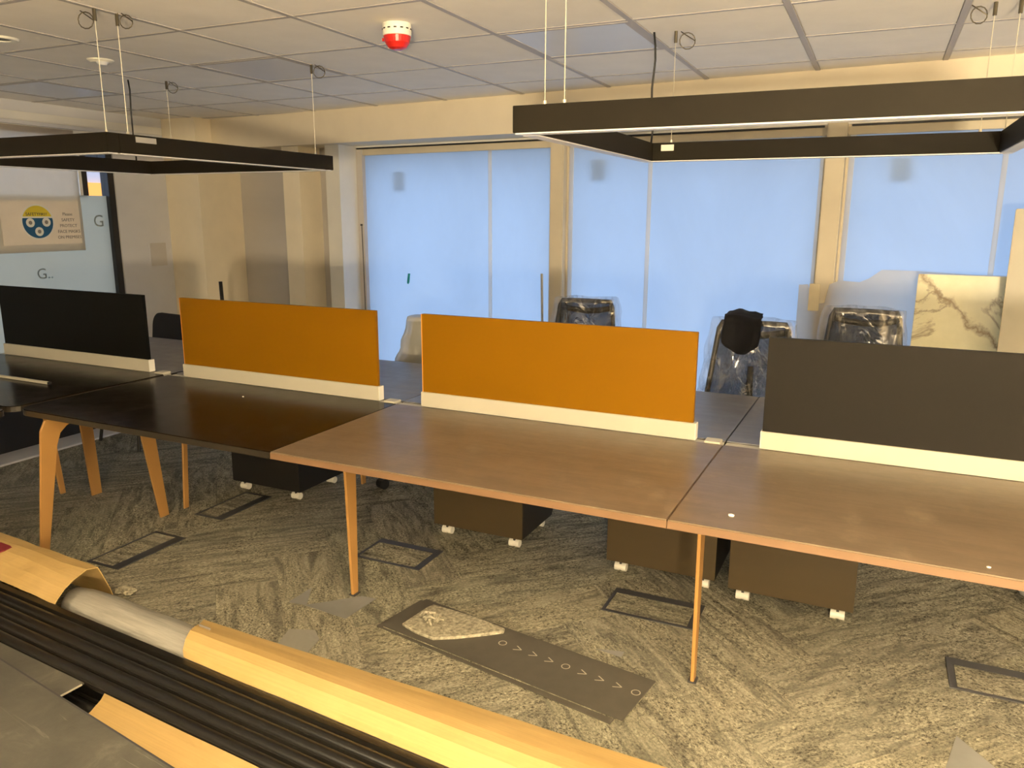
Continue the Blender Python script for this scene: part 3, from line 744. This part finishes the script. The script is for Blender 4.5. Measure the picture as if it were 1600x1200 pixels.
office_chair('plastic wrapped office chair mostly hidden behind the middle orange screen', -2.34, 3.82, .10, .905, 1.3, 'plastic_milky', .45)
office_chair('plastic wrapped office chair by the first window mullion', -1.62, 4.36, .05, 1.01, 2.7, 'plastic_wrap', .2)
c3 = office_chair('plastic wrapped office chair with black cloth hung over its back', -.53, 3.83, .06, 1.0, 4.1, 'plastic_wrap', .2)
office_chair('plastic wrapped office chair beside the marble slab', -.045, 4.36, -.02, 1.03, 6.3, 'plastic_wrap', .15)
# black cloth over the third chair
bm = bmesh.new(); nu, nv = 12, 18
def clothpt(u, v):
    x = -.135+.185*u*(1-.18*abs(v-.35)); s = (v-.42)*.42
    if s < 0: y = .13+.02*math.sin(u*6); z = 1.048+s*(.75+.3*math.sin(u*3.0))
    elif s < .2: y = .13+s*1.2; z = 1.048+.008*math.sin(u*5)
    else: y = .37; z = 1.048-(s-.2)
    return (x+.012*noise.noise((u*3, v*4, 2)), y+.018*noise.noise((u*4, v*3, 7))-.03*(s < 0), z+.008*noise.noise((u*4, v*5, 1)))
vs = [[bm.verts.new(clothpt(i/nu, j/nv)) for j in range(nv+1)] for i in range(nu+1)]
for i in range(nu):
    for j in range(nv): bm.faces.new((vs[i][j], vs[i+1][j], vs[i+1][j+1], vs[i][j+1]))
bmesh.ops.solidify(bm, geom=bm.faces[:], thickness=.010)
o = obj('cloth', bm, 'black_cloth', loc=(-.53, 3.83, 0), rot=.06, smooth=True); tag(o, 'black cloth draped over a plastic wrapped chair back', 'cloth')
# plain black chair at far left
t = thing('shell_chair', 'black rounded shell chair behind the black desk screen', 'chair', (-4.50, 3.70, 0), -.15)
bm = bmesh.new(); out = [(a, b) for a, b in rrect(-.22, .22, .5, .845, [.03, .03, .09, .09], 6)]
extrude(bm, [(a, .20+.12*(b-.5)+.15*a*a, b) for a, b in out], (0, .018, 0)); obj('backrest', bm, 'black_cloth', t)
obj('seat', B(-.22, .22, -.24, .20, .43, .455, bev=.01), 'black_cloth', t)
obj('back_bracket', B(-.03, .03, .18, .22, .44, .56), 'black_plastic', t)
for sx in (-1, 1):
    for sy in (-1, 1): obj('leg', T([(sx*.18, sy*.16, .43), (sx*.23, sy*.22, 0)], .011, 8), 'black_metal', t)
# black pole by the wall
t = thing('black_pole', 'thin black upright pole behind the left orange screen', 'pole', (-4.62, 4.60, 0))
obj('pole', T([(0, 0, .02), (-.01, 0, .55), (-.02, 0, 1.015)], .014, 8), 'black_metal', t, smooth=True); obj('base', lathe([(0, .02), (.10, .018), (.12, 0), (0, 0)], 20), 'black_metal', t)

# ------------------------------------------------------------------ things against the window
o = obj('marble_slab', B(-.21, .22, 0, .02, 0, 1.235, bev=.002), 'marble', loc=(.40, wy(.40)-.02, .0), rot=(-.10, 0, WROT)); tag(o, 'cream marble slab with brown veins leaning at the window', 'slab')
obj('backing_mesh', B(-.205, .215, .0201, .024, .01, 1.225), 'grey_beige_paint', o)
o = obj('plaster_board', B(0, .75, 0, .03, 0, 1.575, bev=.002), 'rail_white', loc=(.575, wy(.57)-.19, 0), rot=(-.07, 0, WROT)); tag(o, 'tall cream board leaning at right picture edge', 'board')
obj('edge_tape', B(-.0015, 0, 0, .03, .01, 1.57), 'tape', o)
# loose white sheeting on the lower right window
pts = [(-.42, .5), (-.42, 1.13), (-.37, 1.135), (-.33, 1.02), (-.27, 1.03), (-.25, 1.14), (-.20, 1.165), (-.09, 1.16), (-.04, 1.185), (.02, 1.235), (.20, 1.235), (.45, 1.225), (.95, 1.225), (.95, .5)]
bm = extrude(bmesh.new(), [(wl(x), 0, z) for x, z in pts], (0, .003, 0))
o = obj('plastic_sheet', bm, 'white_film', loc=(0, WB+WG-.085, 0), rot=WROT); tag(o, 'milky white plastic sheet taped across the lower right window', 'plastic sheet')
obj('tape_strip', B(wl(-.36), wl(-.30), -.002, .004, .98, 1.14), 'tape', o)
o = obj('teal_tape_strip', P([(0, 0, 0), (.022, 0, .0), (.034, 0, .075), (.012, 0, .075)], (0, .002, 0)), 'teal_tape', loc=(-3.38, wy(-3.38)+WG-.006, 1.0), rot=WROT); tag(o, 'short teal tape strip stuck on the left window', 'tape'); obj('tape_tail', P([(.002, -.001, .0), (.018, -.001, 0), (.016, -.001, -.008), (.006, -.001, -.006)], (0, .002, 0)), 'teal_tape', o)
o = obj('window_cable', T([(0, 0, 1.45), (.004, 0, 1.1), (.006, 0, .7), (.01, 0, .062)], .004, 6), 'grey_plastic', loc=(-3.80, wy(-3.80)+.30, 0)); tag(o, 'thin dark cable hanging down the left window jamb', 'cable'); obj('cable_clip', B(-.008, .008, -.008, .02, 1.44, 1.455), 'grey_plastic', o)
o = obj('white_stick', T([(0, 0, .062), (-.03, .01, 1.13)], .009, 8), 'rail_white', loc=(-2.10, wy(-2.1)+.20, 0)); tag(o, 'thin white stick leaning against the window mullion', 'stick')

# ------------------------------------------------------------------ floor boxes, patches and litter
def floor_box(label, x0, x1, y0, y1, wide):
    t = thing('floor_box', label, 'floor box', (x0, y0, 0), 0, 'floor socket boxes'); a, b = x1-x0, y1-y0
    w = {'l': .012, 'r': .018, 'f': .014, 'b': .016}; w.update(wide); bm = bmesh.new()
    box(bm, 0, a, 0, w['f'], 0, .004); box(bm, 0, a, b-w['b'], b, 0, .004); box(bm, 0, w['l'], w['f'], b-w['b'], 0, .004); box(bm, a-w['r'], a, w['f'], b-w['b'], 0, .004)
    obj('rim', bm, 'grey_plastic', t)
    lid = obj('carpet_lid', B(-(a-w['l']-w['r'])/2+.002, (a-w['l']-w['r'])/2-.002, -(b-w['f']-w['b'])/2+.002, (b-w['f']-w['b'])/2-.002, 0, .003), 'carpet', t, loc=((w['l']+a-w['r'])/2, (w['f']+b-w['b'])/2, .0002), rot=0)
floor_box('floor socket box right of the middle desk leg', -2.055, -1.715, 2.725, 2.945, {'b': .04, 'r': .03})
floor_box('floor socket box behind the right desk leg', -.874, -.505, 2.735, 2.94, {'b': .04, 'r': .03})
floor_box('floor socket box near the left arched desk leg', -3.114, -2.915, 2.165, 2.545, {'r': .05})
floor_box('floor socket box cut by the right picture edge', .345, .70, 2.73, 2.935, {'b': .045, 'l': .022})
floor_box('floor socket box in front of the black pedestal', -3.115, -2.93, 2.79, 3.16, {'r': .05})
def patch(name, pts, m, z=.0006, th=.0012, parent=None): return obj(name, P([(a, b, z) for a, b in pts], (0, 0, th)), m, parent)
patch('bare_patch', [(-2.04, 2.255), (-1.955, 2.265), (-2.035, 2.395)], 'subfloor', parent=fl)
patch('bare_patch', [(-1.965, 2.262), (-1.75, 2.245), (-1.735, 2.43), (-1.80, 2.425)], 'subfloor', parent=fl)
patch('bare_patch', [(.345, 2.46), (.44, 2.34), (.42, 2.20), (.30, 2.26)], 'subfloor', parent=fl)
patch('bare_patch', [(-.80, 2.455), (-.70, 2.48), (-.70, 2.44)], 'subfloor', parent=fl)
o = patch('plastic_scrap', [(-1.86, 1.98), (-1.895, 2.09), (-1.80, 2.125), (-1.745, 2.08), (-1.72, 1.97), (-1.79, 1.94)], 'plastic_milky', .0006, .002); tag(o, 'translucent plastic scrap lying on carpet behind the kraft wrap', 'scrap')
# lifted carpet planks, upside down
def loose_plank(label, x, y, rz, z, marks, tilt=(0, 0)):
    t = thing('carpet_plank_loose', label, 'carpet plank', (x, y, z), rz, 'lifted carpet planks'); t.rotation_euler = (tilt[0], tilt[1], rz)
    obj('backing', B(-.5, .5, -.125, .125, .0042, .009, bev=.0008), 'backing', t); obj('pile', B(-.499, .499, -.124, .124, 0, .0042), 'carpet', t)
    if marks:
        for k in range(9):
            x_ = -.055+k*.066+.0; y_ = .028
            bm = bmesh.new()
            if k % 4 == 0:
                a = arc(x_, y_, .016, 0, 2*PI, 14); b_ = arc(x_, y_, .0125, 0, 2*PI, 14)
                for q in range(14):
                    v = [bm.verts.new((p[0]*1, p[1], .0093)) for p in (a[q], a[q+1], b_[q+1], b_[q])]; bm.faces.new(v)
            else:
                for sg in (-1, 1):
                    v = [bm.verts.new((x_+dx, y_+sg*dy, .0093)) for dx, dy in ((-.014, .013), (-.010, .0155), (.016, .002), (.016, -.0014), (.012, -.0005))]; bm.faces.new(v)
            obj('printed_mark', bm, 'marking', t)
    return t
lr = math.radians(-9.4)
loose_plank('lower loose carpet plank sticking out under the upturned one', -1.088, 2.272, lr-.02, .001, False)
loose_plank('upturned carpet plank with printed rings and arrows on dark backing', -1.058, 2.280, lr, .0115, True)
off = [(-1.502, 2.262), (-1.482, 2.41), (-1.469, 2.440), (-1.378, 2.432), (-1.26, 2.42), (-1.137, 2.396), (-1.131, 2.375), (-1.183, 2.335), (-1.27, 2.27), (-1.344, 2.222), (-1.43, 2.235)]
cx, cy = -1.33, 2.34
o = obj('carpet_offcut', P([(a-cx, b-cy, 0) for a, b in off], (0, 0, .012), bev=.003), 'debris', loc=(cx, cy, .0208), rot=0); tag(o, 'pale carpet offcut lying on the upturned plank', 'carpet offcut')
t = thing('debris_pile', 'heap of torn carpet shreds on the carpet offcut', 'debris', (-1.41, 2.335, .033))
for k in range(16):
    a = random.uniform(0, PI); r1 = random.uniform(0, .045); th = random.uniform(0, 2*PI); l = random.uniform(.025, .07)
    c = Vector((r1*math.cos(th), r1*math.sin(th), .006+random.uniform(0, .018))); d = Vector((math.cos(a)*l/2, math.sin(a)*l/2, random.uniform(-.006, .012)))
    obj('shred', T([c-d, c+Vector((random.uniform(-.01, .01), random.uniform(-.01, .01), .008)), c+d], [.005, .007, .003], 5), 'debris', t)
# white sack at right edge
bm = bmesh.new(); bmesh.ops.create_icosphere(bm, subdivisions=4, radius=1)
for v in bm.verts:
    p_ = v.co.copy(); k = (abs(p_.x)**4+abs(p_.y)**4+abs(p_.z)**4)**-.25
    n = noise.noise(p_*2.2)*.10+noise.noise(p_*6)*.05
    v.co = Vector((p_.x*.17, p_.y*.14, p_.z*.16))*k*(1+n); v.co.z = max(0, v.co.z+.158)
o = obj('sack', bm, 'sack', loc=(.80, 3.62, 0), smooth=True); tag(o, 'white plastic sack on the floor at right picture edge', 'sack'); obj('neck_tie', T([(-.03, 0, .30), (0, .01, .345), (.03, 0, .36)], [.03, .014, .03], 8), 'sack', o, smooth=True)

# ------------------------------------------------------------------ bundle of black tubes in kraft wrap
BROT = math.radians(-4.7)
BO = Vector((-1.9, 1.64, 0)); BM_ = Matrix.Rotation(BROT, 3, 'Z')      # origin on the far edge of the tubes
def bundle(name, lb, cat, group=None): return thing(name, lb, cat, BO, BROT, group)
def tube_profile(w_, h_):
    # extrusion with a round shoulder and a small lip, seen end-on (y, z)
    return [(0, 0), (w_, 0), (w_, h_*.55), (w_*.965, h_*.60), (w_*.965, h_*.70)]+[(w_*.5+w_*.43*math.cos(a), h_*.62+h_*.38*math.sin(a)) for a in [k*PI/26 for k in range(27)]]+[(w_*.05, h_*.62), (0, h_*.55)]
names = ['nearest the kraft flap', 'second from the kraft flap', 'third from the kraft flap', 'fourth from the kraft flap, beside near card']
for k in range(4):
    w_ = .050; y1 = -.012-k*.0535
    t = bundle('black_tube', 'long glossy black metal tube in the wrap, %s' % names[k], 'tube', 'black metal tubes in kraft wrap')
    prof = [(y1-a, .052+b) for a, b in tube_profile(w_, .050)]
    obj('extrusion', P([(-2.0, a, b) for a, b in prof], (3.55, 0, 0)), 'black_tube', t)
    obj('cover_seam', B(-1.99, 1.54, y1-w_*.93-.002, y1-w_*.93+.002, .052+.030, .052+.0415), 'black_metal', t)
for k in range(9):
    w_ = .050; y1 = -.012-k*.0535
    t = bundle('black_tube_lower', 'black metal tube in the lower layer, %s counted from the kraft flap' % ('first', 'second', 'third', 'fourth', 'fifth', 'sixth', 'seventh', 'eighth', 'ninth')[k], 'tube', 'black tubes in the lower layer')
    prof = [(y1-a, .001+b) for a, b in tube_profile(w_, .050)]
    obj('extrusion', P([(-1.9+.03*(k % 3), a, b) for a, b in prof], (3.3, 0, 0)), 'black_tube', t)
    obj('cover_seam', B(-1.86, 1.3, y1-w_*.93-.002, y1-w_*.93+.002, .001+.030, .001+.0415), 'black_metal', t)
o = bundle('black_channel', 'flat dark channel lying along the far side of the tubes', 'channel'); obj('web', B(-1.95, 1.5, -.009, .012, .0, .098), 'black_metal', o); obj('lip', B(-1.95, 1.5, -.010, .014, .098, .101), 'black_tube', o)
# silver wrapped roll
t = bundle('foil_roll', 'silver wrapped roll between the two kraft card pieces', 'roll')
bm = bmesh.new(); path = [(-.80+.08*k, .098, .072) for k in range(28)]
tube(bm, path, [.056, .067]+[.0705+.0015*math.sin(k*1.7) for k in range(26)], 24); obj('wrap', bm, 'foil_wrap', t, smooth=True)
obj('core', T([(-.803, .098, .072), (-.80, .098, .072)], .052, 20), 'roll_end', t)
def card_strip(t, name, x0, x1, sec, nx, amp, seed, endcut=0.0, cut2=0.0, grow=0.0):
    """sheet of card with cross-section sec [(y,z)] swept along local x"""
    bm = bmesh.new(); rows = []
    m_ = len(sec)
    for i in range(nx+1):
        f = i/nx; row = []
        for j, (y, z) in enumerate(sec):
            g = j/(m_-1); x = x0+(x1-x0)*f+endcut*(1-g)*(1-f)*1.0+cut2*g*(1-f)
            n = noise.noise((x*3+seed, j*.6, seed)); n2 = noise.noise((x*9, j*1.3+seed, 4))
            yy = y if y < .03 else .03+(y-.03)*(1+grow*f)
            row.append(bm.verts.new((x, yy+amp*n*.6, max(.003, z+amp*(n+.5*n2)))))
        rows.append(row)
    for A, C in zip(rows, rows[1:]):
        for j in range(m_-1): bm.faces.new((A[j], A[j+1], C[j+1], C[j]))
    bmesh.ops.recalc_face_normals(bm, faces=bm.faces[:]); bmesh.ops.solidify(bm, geom=bm.faces[:], thickness=.003)
    return obj(name, bm, 'card', t, smooth=False)
t = bundle('kraft_flap', 'bright yellow kraft card flap along the far side of the tubes', 'card')
card_strip(t, 'flap', -.065, 1.75, [(.016, .103), (.026, .122), (.050, .147), (.080, .158), (.110, .154), (.135, .146), (.155, .138), (.172, .133), (.188, .128)], 40, .002, 5, 0, -.11, .62)
obj('tape_line', B(-.115, -.06, .122, .125, .150, .158), 'print_soft', t)
t = bundle('kraft_sleeve', 'folded kraft card sleeve over the tubes at left with red stamp', 'card')
card_strip(t, 'sleeve', -2.0, -.79, [(.016, .105), (.030, .122), (.06, .150), (.10, .172), (.15, .185), (.195, .178), (.205, .15), (.235, .07), (.255, .01)], 30, .010, 9, 0, 0)
bm = bmesh.new()
obj('stamp', B(-1.36, -1.265, .07, .135, .176, .181), 'stamp_red', t)
# near card flap, small card corner, metal plate, lower board
o = bundle('kraft_flap_near', 'orange kraft card piece between the tubes and the grey board', 'card')
card_strip(o, 'flap', -.10, 1.2, [(-.228, .094), (-.26, .098), (-.31, .102), (-.40, .104), (-.48, .104)], 24, .002, 2, -.02, .10)
o = bundle('kraft_corner', 'small kraft card corner at the left picture edge', 'card')
card_strip(o, 'corner', -1.6, -.70, [(-.228, .1055), (-.26, .106), (-.30, .106), (-.36, .106)], 16, .0003, 3)
o = bundle('steel_plate', 'flat grey steel strip poking out from under the board', 'strip'); obj('strip', B(-1.3, -.215, -.345, -.232, .096, .102, bev=.001), 'scuffed_board', o)
obj('end_burr', B(-.217, -.213, -.34, -.24, .0965, .1015), 'wire', o)
t = thing('scuffed_board', 'grey scuffed flat board at the bottom left corner', 'board', (-2.045, 1.316, .106), math.radians(-8.3))
bd = obj('panel', B(-1.2, 1.1, -.75, 0, .003, .021, bev=.002), 'scuffed_board', t)
obj('edge_lip', B(-1.2, 1.1, -.004, .0015, .002, .0215), 'grey_plastic', t)
for y_ in (-.25, -.65): obj('batten', B(-1.1, 1.0, y_-.02, y_+.02, -.104, .003), 'grey_plastic', t)
# crumpled paper by the sleeve
bm = bmesh.new(); bmesh.ops.create_icosphere(bm, subdivisions=3, radius=.035)
for v in bm.verts:
    n = noise.noise(v.co*60)*.5+noise.noise(v.co*130)*.3; v.co *= 1+n; v.co = Vector((v.co.x*1.3, v.co.y*.8, max(0, v.co.z*.55+.012)))
o = obj('crumpled_paper', bm, 'debris', loc=(-2.70, 2.03, 0)); tag(o, 'crumpled kraft paper scrap on carpet beside the card sleeve', 'paper scrap')
